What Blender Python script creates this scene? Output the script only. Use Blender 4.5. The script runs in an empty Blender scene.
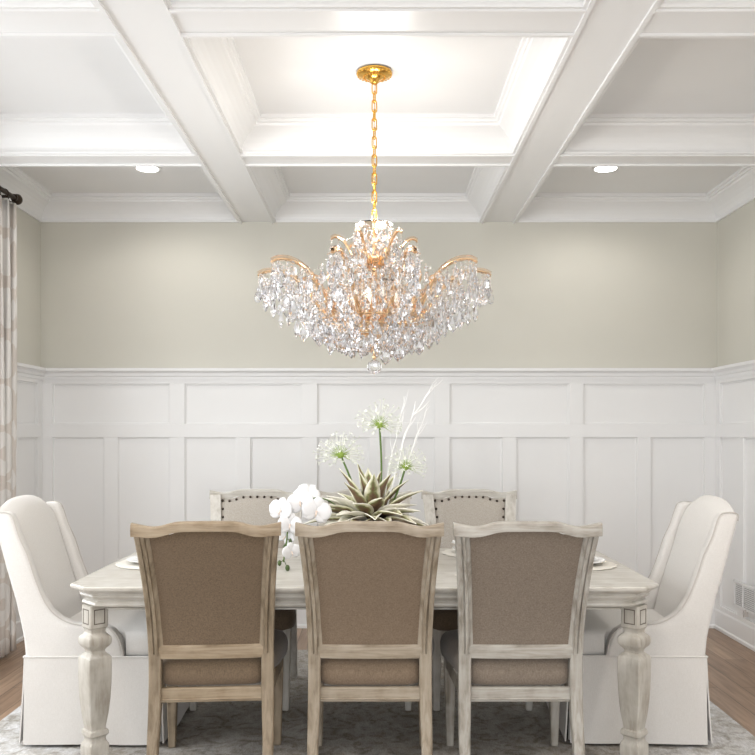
import bpy, bmesh, math, random
from mathutils import Vector, Matrix
PI = math.pi
rnd = random.Random(7)
S = bpy.context.scene
C = S.collection

# ------------------------------------------------------------------ materials
def mat(name, col, rough=0.6, metal=0.0, spec=0.5, trans=0.0, ior=1.45, sheen=0.0, emis=None, estr=0.0):
    m = bpy.data.materials.new(name); m.use_nodes = True
    b = m.node_tree.nodes['Principled BSDF']
    b.inputs['Base Color'].default_value = (*col, 1)
    b.inputs['Roughness'].default_value = rough
    b.inputs['Metallic'].default_value = metal
    b.inputs['Specular IOR Level'].default_value = spec
    b.inputs['Transmission Weight'].default_value = trans
    b.inputs['IOR'].default_value = ior
    b.inputs['Sheen Weight'].default_value = sheen
    if emis:
        b.inputs['Emission Color'].default_value = (*emis, 1)
        b.inputs['Emission Strength'].default_value = estr
    return m

def nt(m):
    return m.node_tree.nodes, m.node_tree.links, m.node_tree.nodes['Principled BSDF']

def ramp(N, stops):
    r = N.new('ShaderNodeValToRGB')
    el = r.color_ramp.elements
    while len(el) < len(stops): el.new(0.5)
    for e, (p, c) in zip(el, stops):
        e.position = p; e.color = (*c, 1)
    return r

def coords(N, L, scale=(1, 1, 1), rot=(0, 0, 0), kind='Object'):
    tc = N.new('ShaderNodeTexCoord'); mp = N.new('ShaderNodeMapping')
    mp.inputs['Scale'].default_value = scale
    mp.inputs['Rotation'].default_value = rot
    L.new(tc.outputs[kind], mp.inputs['Vector'])
    return mp

def noise(N, L, mp, scale, detail=4, rough=0.5, dist=0.0):
    n = N.new('ShaderNodeTexNoise')
    n.inputs['Scale'].default_value = scale; n.inputs['Detail'].default_value = detail
    n.inputs['Roughness'].default_value = rough; n.inputs['Distortion'].default_value = dist
    L.new(mp.outputs['Vector'], n.inputs['Vector'])
    return n

def bump(N, L, b, h, strength=0.2, dist=0.01):
    bp = N.new('ShaderNodeBump'); bp.inputs['Strength'].default_value = strength
    bp.inputs['Distance'].default_value = dist
    L.new(h, bp.inputs['Height']); L.new(bp.outputs['Normal'], b.inputs['Normal'])

def paint(name, col, rough=0.5, var=0.03):
    m = mat(name, col, rough)
    N, L, b = nt(m); mp = coords(N, L)
    n = noise(N, L, mp, 1.3, 3)
    r = ramp(N, [(0.3, tuple(c*(1-var) for c in col)), (0.7, tuple(min(1, c*(1+var)) for c in col))])
    L.new(n.outputs['Fac'], r.inputs['Fac']); L.new(r.outputs['Color'], b.inputs['Base Color'])
    n2 = noise(N, L, mp, 260, 2); bump(N, L, b, n2.outputs['Fac'], 0.05, 0.001)
    return m

def wood(name, dark, mid, light, rough=0.55, stretch=(30, 30, 2.2), k=1.0):
    """whitewashed timber: long grain streaks plus blotches of rubbed finish"""
    m = mat(name, mid, rough); N, L, b = nt(m)
    mp = coords(N, L, stretch)
    n = noise(N, L, mp, 1.6*k, 6, 0.62, 0.4)
    r = ramp(N, [(0.30, dark), (0.5, mid), (0.72, light)])
    L.new(n.outputs['Fac'], r.inputs['Fac'])
    mp2 = coords(N, L, (1, 1, 1)); n2 = noise(N, L, mp2, 14, 3)
    mx = N.new('ShaderNodeMixRGB'); mx.blend_type = 'MIX'
    r2 = ramp(N, [(0.42, (0, 0, 0)), (0.68, (0.55, 0.55, 0.55))])
    L.new(n2.outputs['Fac'], r2.inputs['Fac']); L.new(r2.outputs['Color'], mx.inputs['Fac'])
    L.new(r.outputs['Color'], mx.inputs['Color1']); mx.inputs['Color2'].default_value = (*light, 1)
    L.new(mx.outputs['Color'], b.inputs['Base Color'])
    bump(N, L, b, n.outputs['Fac'], 0.25, 0.002)
    return m

def linen(name, dark, light, scale=420, rough=0.9):
    m = mat(name, light, rough, spec=0.15, sheen=0.25); N, L, b = nt(m)
    mpa = coords(N, L, (1, 1, 0.12)); mpb = coords(N, L, (0.3, 0.3, 1))
    a = noise(N, L, mpa, scale, 2, 0.6); c = noise(N, L, mpb, scale, 2, 0.6)
    ad = N.new('ShaderNodeMath'); ad.operation = 'ADD'
    L.new(a.outputs['Fac'], ad.inputs[0]); L.new(c.outputs['Fac'], ad.inputs[1])
    hf = N.new('ShaderNodeMath'); hf.operation = 'MULTIPLY'; hf.inputs[1].default_value = 0.5
    L.new(ad.outputs[0], hf.inputs[0])
    r = ramp(N, [(0.22, dark), (0.68, light)])
    L.new(hf.outputs[0], r.inputs['Fac']); L.new(r.outputs['Color'], b.inputs['Base Color'])
    bump(N, L, b, hf.outputs[0], 0.2, 0.0012)
    return m

M = {}
M['ceiling'] = paint('ceiling_paint', (0.80, 0.80, 0.80), 0.55)
M['trim'] = paint('white_trim_paint', (0.80, 0.80, 0.80), 0.32, 0.015)
M['wains'] = paint('white_wainscot_paint', (0.79, 0.788, 0.785), 0.35, 0.015)
M['wall'] = paint('beige_wall_paint', (0.60, 0.585, 0.525), 0.6)
M['gold'] = mat('polished_gold', (0.83, 0.47, 0.10), 0.22, 1.0)
M['gold2'] = mat('champagne_gold', (0.88, 0.62, 0.38), 0.22, 1.0)
M['bronze'] = mat('dark_bronze', (0.06, 0.045, 0.035), 0.35, 0.9)
M['nail'] = mat('dark_nailhead', (0.07, 0.055, 0.045), 0.3, 0.9)
M['crystal'] = mat('cut_crystal', (0.98, 0.98, 1.0), 0.0, 0.0, 0.7, 1.0, 1.56)
M['crystal_gold_tint'] = mat('gold_reflection_crystal', (1.0, 0.94, 0.88), 0.0, 0.0, 0.7, 1.0, 1.5)  # clear beads; reflections of the gold painted in as a warm tint
M['glassarm'] = mat('glass_arm', (1.0, 0.84, 0.70), 0.02, 0.0, 0.6, 1.0, 1.22)
M['bulb'] = mat('frosted_bulb', (1, 0.95, 0.85), 0.4, emis=(1, 0.88, 0.72), estr=0.8)
M['lens'] = mat('lamp_lens', (1, 1, 1), 0.4, emis=(1, 0.97, 0.92), estr=9.0)
M['table'] = wood('whitewashed_table', (0.33, 0.30, 0.255), (0.45, 0.425, 0.38), (0.58, 0.565, 0.53), 0.35, (2.2, 30, 30))
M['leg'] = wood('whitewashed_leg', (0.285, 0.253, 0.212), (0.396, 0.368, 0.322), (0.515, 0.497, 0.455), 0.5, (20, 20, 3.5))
M['glaze'] = mat('dark_glaze', (0.13, 0.11, 0.09), 0.7)
M['wood_warm'] = wood('driftwood_warm', (0.104, 0.074, 0.043), (0.204, 0.156, 0.104), (0.304, 0.248, 0.180))  # left near chair: warm light cast put into the wood colour
M['wood_warm_cast_h'] = wood('driftwood_warm_cast_h', (0.124, 0.084, 0.046), (0.240, 0.180, 0.116), (0.344, 0.280, 0.200), stretch=(2.2, 30, 30))
M['wood_mid'] = wood('driftwood_mid', (0.133, 0.098, 0.062), (0.250, 0.203, 0.148), (0.367, 0.320, 0.257))
M['wood_mid_h'] = wood('driftwood_mid_h', (0.133, 0.098, 0.062), (0.250, 0.203, 0.148), (0.367, 0.320, 0.257), stretch=(2.2, 30, 30))
M['wood_grey'] = wood('driftwood_grey', (0.160, 0.140, 0.112), (0.296, 0.272, 0.236), (0.432, 0.416, 0.384))  # right near chair: greyer light cast put into the wood colour
M['wood_grey_cast_h'] = wood('driftwood_grey_cast_h', (0.160, 0.140, 0.112), (0.296, 0.272, 0.236), (0.432, 0.416, 0.384), stretch=(2.2, 30, 30))
M['wood_pale'] = wood('driftwood_pale', (0.324, 0.288, 0.243), (0.468, 0.441, 0.396), (0.594, 0.576, 0.540))
M['wood_pale_h'] = wood('driftwood_pale_h', (0.324, 0.288, 0.243), (0.468, 0.441, 0.396), (0.594, 0.576, 0.540), stretch=(2.2, 30, 30))
M['taupe_warm_cast'] = linen('taupe_linen_warm_cast', (0.080, 0.056, 0.036), (0.195, 0.142, 0.095))  # same linen with the warm light cast painted in
M['taupe'] = linen('taupe_linen', (0.095, 0.068, 0.044), (0.235, 0.175, 0.125))
M['taupe_grey_cast'] = linen('taupe_linen_grey_cast', (0.10, 0.080, 0.062), (0.25, 0.205, 0.165))  # same linen with the greyer light cast painted in
M['sand'] = linen('sand_linen', (0.27, 0.24, 0.205), (0.45, 0.415, 0.37))
M['ivory'] = linen('ivory_linen', (0.570, 0.546, 0.518), (0.665, 0.646, 0.622), 500)
M['piping'] = mat('grey_piping', (0.50, 0.47, 0.44), 0.85)
M['darkleg'] = mat('dark_wood_foot', (0.035, 0.025, 0.018), 0.5)
M['plate'] = mat('white_glaze', (0.82, 0.82, 0.81), 0.18)
M['napkin'] = linen('white_napkin', (0.68, 0.67, 0.65), (0.84, 0.83, 0.82), 600)
M['ring'] = mat('driftwood_ring', (0.22, 0.15, 0.10), 0.6)
M['petal'] = mat('orchid_petal', (0.74, 0.74, 0.755), 0.55, sheen=0.3)
M['lip'] = mat('orchid_lip', (0.78, 0.66, 0.58), 0.5)
M['green'] = mat('stem_green', (0.10, 0.17, 0.04), 0.5)
M['darkgreen'] = mat('bud_green', (0.07, 0.11, 0.035), 0.5)
M['allium'] = mat('allium_white', (0.74, 0.76, 0.68), 0.6)
M['allium_core'] = mat('allium_core', (0.30, 0.42, 0.08), 0.6)
M['twig'] = mat('white_twig', (0.90, 0.90, 0.89), 0.6)
M['ceramic'] = mat('cream_ceramic', (0.62, 0.59, 0.53), 0.35)

def leaf_mat():
    m = mat('variegated_leaf', (0.6, 0.6, 0.4), 0.5); N, L, b = nt(m)
    at = N.new('ShaderNodeAttribute'); at.attribute_name = 'tint'
    mp = coords(N, L); n = noise(N, L, mp, 26, 3)
    ad = N.new('ShaderNodeMath'); ad.operation = 'MULTIPLY_ADD'
    ad.inputs[1].default_value = 0.45
    L.new(n.outputs['Fac'], ad.inputs[0]); L.new(at.outputs['Fac'], ad.inputs[2])
    r = ramp(N, [(0.20, (0.07, 0.042, 0.028)), (0.42, (0.22, 0.14, 0.085)), (0.52, (0.22, 0.24, 0.10)), (0.60, (0.66, 0.64, 0.44)), (0.80, (0.86, 0.84, 0.75))])
    L.new(ad.outputs[0], r.inputs['Fac']); L.new(r.outputs['Color'], b.inputs['Base Color'])
    return m
M['leaf'] = leaf_mat()

def floor_mat():
    m = mat('oak_floor', (0.3, 0.2, 0.13), 0.38); N, L, b = nt(m)
    mp = coords(N, L, (1, 1, 1), (0, 0, PI/2))
    br = N.new('ShaderNodeTexBrick')
    br.inputs['Scale'].default_value = 1.0
    br.inputs['Brick Width'].default_value = 1.5; br.inputs['Row Height'].default_value = 0.128
    br.inputs['Mortar Size'].default_value = 0.0016; br.offset = 0.37
    br.inputs['Color1'].default_value = (0.37, 0.26, 0.185, 1); br.inputs['Color2'].default_value = (0.27, 0.18, 0.12, 1)
    br.inputs['Mortar'].default_value = (0.05, 0.03, 0.02, 1)
    L.new(mp.outputs['Vector'], br.inputs['Vector'])
    mp2 = coords(N, L, (18, 1.2, 1)); n = noise(N, L, mp2, 2.0, 6, 0.65, 0.6)
    r = ramp(N, [(0.3, (0.62, 0.60, 0.58)), (0.7, (1.25, 1.22, 1.18))])
    L.new(n.outputs['Fac'], r.inputs['Fac'])
    mx = N.new('ShaderNodeMixRGB'); mx.blend_type = 'MULTIPLY'; mx.inputs['Fac'].default_value = 1
    L.new(br.outputs['Color'], mx.inputs['Color1']); L.new(r.outputs['Color'], mx.inputs['Color2'])
    L.new(mx.outputs['Color'], b.inputs['Base Color'])
    bump(N, L, b, n.outputs['Fac'], 0.1, 0.001)
    return m
M['floor'] = floor_mat()

def rug_mat():
    m = mat('distressed_rug', (0.5, 0.5, 0.5), 0.95, spec=0.1); N, L, b = nt(m)
    mp = coords(N, L)
    v = N.new('ShaderNodeTexVoronoi'); v.feature = 'DISTANCE_TO_EDGE'; v.inputs['Scale'].default_value = 7
    n0 = noise(N, L, mp, 5, 4, 0.6, 1.2)
    mxv = N.new('ShaderNodeMixRGB'); mxv.inputs['Fac'].default_value = 0.12
    L.new(mp.outputs['Vector'], mxv.inputs['Color1']); L.new(n0.outputs['Color'], mxv.inputs['Color2'])
    L.new(mxv.outputs['Color'], v.inputs['Vector'])
    r1 = ramp(N, [(0.0, (0.34, 0.315, 0.28)), (0.12, (0.56, 0.55, 0.53)), (0.3, (0.42, 0.395, 0.36))])
    L.new(v.outputs['Distance'], r1.inputs['Fac'])
    n1 = noise(N, L, mp, 9, 7, 0.75, 0.8)
    r2 = ramp(N, [(0.44, (0, 0, 0)), (0.60, (0.9, 0.9, 0.9))])
    L.new(n1.outputs['Fac'], r2.inputs['Fac'])
    mx = N.new('ShaderNodeMixRGB'); L.new(r2.outputs['Color'], mx.inputs['Fac'])
    L.new(r1.outputs['Color'], mx.inputs['Color1']); mx.inputs['Color2'].default_value = (0.68, 0.68, 0.69, 1)
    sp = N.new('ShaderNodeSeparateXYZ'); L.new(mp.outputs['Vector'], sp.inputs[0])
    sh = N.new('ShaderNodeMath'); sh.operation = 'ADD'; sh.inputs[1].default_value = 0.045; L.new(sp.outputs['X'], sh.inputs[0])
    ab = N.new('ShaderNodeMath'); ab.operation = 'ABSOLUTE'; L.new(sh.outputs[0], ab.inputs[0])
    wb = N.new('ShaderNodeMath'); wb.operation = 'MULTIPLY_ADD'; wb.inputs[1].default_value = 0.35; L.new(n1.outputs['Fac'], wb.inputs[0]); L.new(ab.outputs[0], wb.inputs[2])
    rb = ramp(N, [(0.62, (0.66, 0.63, 0.59)), (0.80, (1, 1, 1))])  # darker middle: shadow under the table put into the rug colour
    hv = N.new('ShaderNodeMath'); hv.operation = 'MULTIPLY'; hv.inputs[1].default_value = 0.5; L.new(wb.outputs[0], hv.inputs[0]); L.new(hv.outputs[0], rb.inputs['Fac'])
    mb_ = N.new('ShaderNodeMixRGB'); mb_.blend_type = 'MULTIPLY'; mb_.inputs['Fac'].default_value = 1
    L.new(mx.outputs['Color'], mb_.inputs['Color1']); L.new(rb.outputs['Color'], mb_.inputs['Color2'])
    mx = mb_
    mp3 = coords(N, L, (1, 0.2, 1)); n2 = noise(N, L, mp3, 230, 3, 0.8)
    r3 = ramp(N, [(0.3, (0.68, 0.68, 0.68)), (0.7, (1.15, 1.15, 1.15))])
    L.new(n2.outputs['Fac'], r3.inputs['Fac'])
    m2 = N.new('ShaderNodeMixRGB'); m2.blend_type = 'MULTIPLY'; m2.inputs['Fac'].default_value = 1
    L.new(mx.outputs['Color'], m2.inputs['Color1']); L.new(r3.outputs['Color'], m2.inputs['Color2'])
    L.new(m2.outputs['Color'], b.inputs['Base Color'])
    bump(N, L, b, n2.outputs['Fac'], 0.5, 0.004)
    return m
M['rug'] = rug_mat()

def curtain_mat():
    m = mat('trellis_curtain', (0.7, 0.66, 0.6), 0.9, spec=0.1); N, L, b = nt(m)
    mp = coords(N, L, (0.01, 1, 1))
    w = N.new('ShaderNodeTexVoronoi'); w.feature = 'F1'; w.inputs['Scale'].default_value = 3.4
    w.inputs['Randomness'].default_value = 0.15
    L.new(mp.outputs['Vector'], w.inputs['Vector'])
    sn = N.new('ShaderNodeMath'); sn.operation = 'SINE'
    ml = N.new('ShaderNodeMath'); ml.operation = 'MULTIPLY'; ml.inputs[1].default_value = 15
    L.new(w.outputs['Distance'], ml.inputs[0]); L.new(ml.outputs[0], sn.inputs[0])
    r = ramp(N, [(0.35, (0.76, 0.74, 0.715)), (0.6, (0.655, 0.605, 0.56))])
    L.new(sn.outputs[0], r.inputs['Fac']); L.new(r.outputs['Color'], b.inputs['Base Color'])
    return m
M['curtain'] = curtain_mat()

def mat_placemat():
    m = mat('woven_placemat', (0.72, 0.69, 0.63), 0.8); N, L, b = nt(m)
    mp = coords(N, L); w = N.new('ShaderNodeTexWave'); w.wave_type = 'RINGS'; w.rings_direction = 'Z'
    w.inputs['Scale'].default_value = 40; L.new(mp.outputs['Vector'], w.inputs['Vector'])
    bump(N, L, b, w.outputs['Fac'], 0.5, 0.003)
    return m
M['placemat'] = mat_placemat()

# ------------------------------------------------------------------ mesh tools
class MB:
    def __init__(s): s.v = []; s.f = []
    def add(s, vs, fs):
        o = len(s.v); s.v += [tuple(p) for p in vs]; s.f += [tuple(i+o for i in f) for f in fs]
    def box(s, x0, x1, y0, y1, z0, z1):
        s.add([(x0,y0,z0),(x1,y0,z0),(x1,y1,z0),(x0,y1,z0),(x0,y0,z1),(x1,y0,z1),(x1,y1,z1),(x0,y1,z1)],
              [(0,3,2,1),(4,5,6,7),(0,1,5,4),(1,2,6,5),(2,3,7,6),(3,0,4,7)])
    def rings(s, rs, close=True, cap=True):
        """loft a list of equal-length rings"""
        n = len(rs[0]); vs = [p for r in rs for p in r]; fs = []
        for i in range(len(rs)-1):
            for j in range(n if close else n-1):
                k = (j+1) % n
                fs.append((i*n+j, i*n+k, (i+1)*n+k, (i+1)*n+j))
        if cap and close:
            fs.append(tuple(range(n-1, -1, -1))); fs.append(tuple((len(rs)-1)*n+j for j in range(n)))
        s.add(vs, fs)
    def lathe(s, prof, n=24, c=(0, 0, 0), lobes=0, amp=0.0, ph=0.0, sy=1.0):
        rs = []
        for r, z in prof:
            ring = []
            for j in range(n):
                a = ph + 2*PI*j/n
                rr = max(r, 1e-5)*(1+amp*math.cos(lobes*a))
                ring.append((c[0]+rr*math.cos(a), c[1]+sy*rr*math.sin(a), c[2]+z))
            rs.append(ring)
        s.rings(rs)
    def tube(s, path, rad, n=8, flat=1.0):
        path = [Vector(p) for p in path]
        rad = rad if isinstance(rad, (list, tuple)) else [rad]*len(path)
        up = Vector((0, 0, 1)); rs = []; prev = None
        for i, p in enumerate(path):
            t = (path[min(i+1, len(path)-1)]-path[max(i-1, 0)]).normalized()
            if prev is None:
                ref = up if abs(t.dot(up)) < 0.95 else Vector((0, 1, 0))
                u = t.cross(ref).normalized()
            else:
                u = (prev - t*prev.dot(t)).normalized()
            prev = u; w = t.cross(u).normalized()
            rs.append([tuple(p + (u*math.cos(2*PI*j/n) + w*flat*math.sin(2*PI*j/n))*rad[i]) for j in range(n)])
        s.rings(rs)
    def sphere(s, c, r, n=8, m=6, sz=1.0):
        s.lathe([(r*math.sin(PI*i/m), -r*sz*math.cos(PI*i/m)) for i in range(m+1)], n, c)
    def build(s, name, m, parent=None, smooth=False, bevel=0.0, seg=2, loc=None, sub=0, solid=0.0, angle=40):
        me = bpy.data.meshes.new(name); me.from_pydata(s.v, [], s.f)
        bm = bmesh.new(); bm.from_mesh(me)
        bmesh.ops.recalc_face_normals(bm, faces=bm.faces); bm.to_mesh(me); bm.free()
        me.materials.append(m); o = bpy.data.objects.new(name, me); C.objects.link(o)
        if parent: o.parent = parent
        if loc: o.location = loc
        if smooth:
            for p in me.polygons: p.use_smooth = True
            try: me.set_sharp_from_angle(angle=math.radians(angle))
            except Exception: pass
        if solid:
            md = o.modifiers.new('solid', 'SOLIDIFY'); md.thickness = solid; md.offset = 0
        if bevel:
            md = o.modifiers.new('bevel', 'BEVEL'); md.width = bevel; md.segments = seg
            md.limit_method = 'ANGLE'; md.angle_limit = math.radians(40)
        if sub:
            md = o.modifiers.new('sub', 'SUBSURF'); md.levels = sub; md.render_levels = sub
        return o

def catmull(pts, n=6):
    out = []
    P = [pts[0]] + list(pts) + [pts[-1]]
    for i in range(1, len(P)-2):
        for k in range(n):
            t = k/n
            out.append(tuple(0.5*((2*b)+(-a+c)*t+(2*a-5*b+4*c-d)*t*t+(-a+3*b-3*c+d)*t**3)
                             for a, b, c, d in zip(P[i-1], P[i], P[i+1], P[i+2])))
    out.append(tuple(pts[-1])); return out

def interp(tab, z):
    if z <= tab[0][0]: return tab[0][1]
    for (a, u), (b, v) in zip(tab, tab[1:]):
        if z <= b: return u+(v-u)*(z-a)/(b-a)
    return tab[-1][1]

def empty(name, loc=(0, 0, 0), rz=0.0):
    o = bpy.data.objects.new(name, None); C.objects.link(o)
    o.empty_display_size = 0.1; o.location = loc; o.rotation_euler = (0, 0, rz); return o
def tag(o, label, cat, group=None):
    o['label'] = label; o['category'] = cat
    if group: o['group'] = group
    return o
def struct(o): o['kind'] = 'structure'; return o
def copy_tree(o, parent=None):
    c = o.copy(); C.objects.link(c)
    if parent: c.parent = parent
    for ch in [x for x in o.children]: copy_tree(ch, c)
    return c
def recolor(root, old, new):
    """swap material on chair copies; near-side tints paint in a light cast"""
    for ch in root.children:
        if ch.type == 'MESH' and ch.data.materials[0] == old:
            ch.data = ch.data.copy(); ch.data.materials[0] = new
        recolor(ch, old, new)

# ------------------------------------------------------------------ the room
XL, XR, YB, YF = -2.324, 2.345, 5.90, -2.4
ZB, ZC = 2.795, 2.96          # beam underside, coffer ceiling
def S_(mb, name, m, **k): return struct(mb.build(name, m, **k))

b = MB(); b.box(XL-0.2, XR+0.2, YF-0.2, YB+0.2, -0.12, 0); S_(b, 'floor', M['floor'])
b = MB(); b.box(XL-0.2, XR+0.2, YF-0.2, YB+0.2, ZC, ZC+0.12); S_(b, 'ceiling', M['ceiling'])
b = MB(); b.box(XL-0.15, XR+0.15, YB, YB+0.15, 0, ZC); S_(b, 'wall_back', M['wall'])
b = MB(); b.box(XR, XR+0.15, YF, YB, 0, ZC); S_(b, 'wall_right', M['wall'])
WY0, WY1, WZ0, WZ1 = 1.6, 4.55, 0.55, 2.5         # unseen side window, added to light the room
b = MB()
b.box(XL-0.15, XL, YF, WY0, 0, ZC); b.box(XL-0.15, XL, WY1, YB, 0, ZC)
b.box(XL-0.15, XL, WY0, WY1, 0, WZ0); b.box(XL-0.15, XL, WY0, WY1, WZ1, ZC)
S_(b, 'wall_left', M['wall'])
b = MB()   # wall behind the camera with a wide opening added to let fill light in
b.box(XL-0.15, -1.9, YF-0.15, YF, 0, ZC); b.box(1.9, XR+0.15, YF-0.15, YF, 0, ZC)
b.box(-1.9, 1.9, YF-0.15, YF, 2.6, ZC)
S_(b, 'wall_front', M['wall'])
b = MB()
for y in (WY0-0.045, (WY0+WY1)/2-0.03, WY1-0.015): b.box(XL-0.14, XL+0.024, y, y+0.06, WZ0-0.06, WZ1+0.06)
for z in (WZ0-0.045, (WZ0+WZ1)/2-0.02, WZ1-0.015): b.box(XL-0.135, XL+0.018, WY0, WY1, z, z+0.06)
S_(b, 'added_window_1', M['trim'], bevel=0.004)

# crown moulding round every coffer (mitred rectangles, one profile)
PROF = [(0, ZB-0.002), (0.014, ZB-0.002), (0.016, ZB+0.006), (0.014, ZB+0.014), (0.010, ZB+0.018), (0.012, ZB+0.030),
        (0.022, ZB+0.050), (0.038, ZB+0.072), (0.058, ZB+0.092), (0.080, ZB+0.108), (0.094, ZB+0.116),
        (0.098, ZB+0.128), (0.108, ZB+0.132), (0.110, ZB+0.144), (0.122, ZB+0.148), (0.122, ZC)]
tn = [0]
def trim(mb, m='trim', **k):
    tn[0] += 1
    return S_(mb, 'trim_%d' % tn[0], M[m], **k)
BX = [(XL, -0.95), (-0.715, 0.715), (0.95, XR)]
BY = [(YF, -0.10), (0.0+0.10, 1.37), (1.57, 2.93), (3.125, 4.46), (4.64, YB)]
for x0, x1 in BX:
    for y0, y1 in BY:
        b = MB()
        b.rings([[(x0+p, y0+p, z), (x1-p, y0+p, z), (x1-p, y1-p, z), (x0+p, y1-p, z)] for p, z in PROF], cap=False)
        trim(b)
# beams with a small bead along each lower edge
def beam(x0, x1, y0, y1, axis):
    b = MB(); b.box(x0, x1, y0, y1, ZB, ZC)
    w = 0.016
    if axis == 'y':
        for x in (x0, x1-w): b.box(x, x+w, y0, y1, ZB-0.010, ZB+0.01)
    else:
        for y in (y0, y1-w): b.box(x0, x1, y, y+w, ZB-0.010, ZB+0.01)
    trim(b)
for x0, x1 in ((-0.95, -0.715), (0.715, 0.95)): beam(x0, x1, YF, YB, 'y')
for (a0, a1), (c0, c1) in zip(BY, BY[1:]):
    for x0, x1 in BX: beam(x0, x1, a1, c0, 'x')

# wainscot, board and batten: recessed panels behind raised boards
T = 0.020
R0, R1 = 0.165, 1.310      # lower panels
U0, U1 = 1.401, 1.678      # upper panels
def boards(face, spans_u, spans_l, a0, a1):
    """face(a, depth) -> helper adding a board between a-range and z-range"""
    b = MB()
    face(b, a0, a1, 0, R0, T); face(b, a0, a1, R1, U0, T); face(b, a0, a1, U1, 1.73, T)
    def gaps(sp):
        e = [a0]+[v for s in sp for v in s]+[a1]
        return [(e[i], e[i+1]) for i in range(0, len(e), 2) if e[i+1]-e[i] > 1e-4]
    for g in gaps(spans_u): face(b, g[0], g[1], U0, U1, T)
    for g in gaps(spans_l): face(b, g[0], g[1], R0, R1, T)
    # thin inner lip of each panel
    for sp, z0, z1 in ((spans_u, U0, U1), (spans_l, R0, R1)):
        for s0, s1 in sp:
            w = 0.010; t2 = T*0.45
            face(b, s0, s0+w, z0, z1, t2); face(b, s1-w, s1, z0, z1, t2)
            face(b, s0+w, s1-w, z0, z0+w, t2); face(b, s0+w, s1-w, z1-w, z1, t2)
    face(b, a0, a1, 0.0, 1.70, 0.004)
    return b
def fb(b, a0, a1, z0, z1, t): b.box(a0, a1, YB-t, YB, z0, z1)
def fr(b, a0, a1, z0, z1, t): b.box(XR-t, XR, a0, a1, z0, z1)
def fl(b, a0, a1, z0, z1, t): b.box(XL, XL+t, a0, a1, z0, z1)
px = lambda x: (x-377)/144.9
up = [(px(53), px(170)), (px(185), px(302)), (px(317), px(434)), (px(449), px(568)), (px(582), px(703))]
lo = []
for (a, c) in up:
    m_ = (a+c)/2; lo += [(a, m_-0.047), (m_+0.047, c)]
trim(boards(fb, up, lo, XL, XR), 'wains', bevel=0.0015, seg=1)
def side_spans(n, first, per, st, y_end):
    ups, los = [], []
    y = y_end
    for i in range(n):
        ups.append((y-per+st, y)); m_ = y-(per-st)/2
        los += [(y-per+st, m_-st/2), (m_+st/2, y)]
        y -= per
    return sorted(ups), sorted(los)
u, l = side_spans(8, 0, 0.735, 0.092, 5.805)
trim(boards(fr, u, l, YF, YB-T), 'wains', bevel=0.0015, seg=1)
u, l = side_spans(1, 0, 0.80, 0.092, 5.80)
trim(boards(fl, u, l, 4.95, YB-T), 'wains', bevel=0.0015, seg=1)
b = MB(); fl(b, YF, 1.5, 0, 1.73, T); trim(b, 'wains')
b = MB(); fl(b, 1.5, 4.63, 0, 0.45, T); trim(b, 'wains')
# chair rail
RAIL = [(0, 1.706), (0.026, 1.706), (0.028, 1.726), (0.036, 1.733), (0.038, 1.749), (0.050, 1.759), (0.062, 1.765), (0.064, 1.784), (0, 1.786)]
def sweep(prof, a, bnd, fn, **k):
    mb = MB(); mb.rings([[fn(p, a, z) for p, z in prof], [fn(p, bnd, z) for p, z in prof]]); return mb
trim(sweep(RAIL, XL, XR, lambda p, a, z: (a, YB-p, z)), bevel=0.0)
trim(sweep(RAIL, YF, YB, lambda p, a, z: (XR-p, a, z)))
trim(sweep(RAIL, 4.64, YB, lambda p, a, z: (XL+p, a, z)))
trim(sweep(RAIL, YF, 1.5, lambda p, a, z: (XL+p, a, z)))
BASE = [(0, 0), (0.034, 0), (0.034, 0.018), (0.026, 0.026), (0.026, 0.125), (0.022, 0.135), (0.0, 0.140)]
S_(sweep(BASE, XL, XR, lambda p, a, z: (a, YB-p, z)), 'baseboard_back', M['trim'])
S_(sweep(BASE, YF, YB, lambda p, a, z: (XR-p, a, z)), 'baseboard_right', M['trim'])
S_(sweep(BASE, YF, YB, lambda p, a, z: (XL+p, a, z)), 'baseboard_left', M['trim'])

# ------------------------------------------------------------------ recessed lights
def downlight(x, y, label, e=13):
    t = empty('recessed_light', (x, y, ZC)); tag(t, label, 'ceiling light', 'recessed ceiling lights')
    b = MB(); b.lathe([(0.066, 0.0), (0.082, 0.0), (0.082, -0.005), (0.076, -0.008), (0.066, -0.006)], 32)
    b.build('trim_ring', M['trim'], t, smooth=True)
    b = MB(); b.lathe([(0.0, -0.012), (0.04, -0.011), (0.066, -0.006), (0.066, -0.001), (0, -0.001)], 32)
    b.build('lens', M['lens'], t)
    ld = bpy.data.lights.new('lamp', 'SPOT'); ld.energy = e; ld.color = (1, 0.955, 0.90)
    ld.spot_size = 2.75; ld.spot_blend = 0.5; ld.shadow_soft_size = 0.06
    lo_ = bpy.data.objects.new('lamp', ld); lo_.location = (x, y, ZC-0.02); C.objects.link(lo_)
downlight(-1.405, 5.225, 'round white recessed light in the left rear ceiling coffer')
downlight(1.395, 5.225, 'round white recessed light in the right rear ceiling coffer')

for y_ in (2.2, 0.7, -1.2):  # extra fixtures out of view, added to brighten the room
    for x_, sd in ((-1.65, 'left'), (1.65, 'right'), (0, 'centre')):
        downlight(x_, y_, 'added white recessed light in the %s coffer of the %s' % (sd, {2.2: 'row nearest the dining table', 0.7: 'second row before the table', -1.2: 'row furthest from the table'}[y_]), {2.2: 50, 0.7: 26, -1.2: 12}[y_])
# ------------------------------------------------------------------ rug
RX0, RX1, RY0, RY1 = -1.745, 1.655, 1.3, 5.25
b = MB(); nx, ny = 60, 70
b.box(RX0, RX1, RY0, RY1, 0.0, 0.010)
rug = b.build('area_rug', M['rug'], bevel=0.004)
tag(rug, 'large distressed grey and taupe patterned area rug under the dining table', 'rug')
RZ = 0.0105

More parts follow.
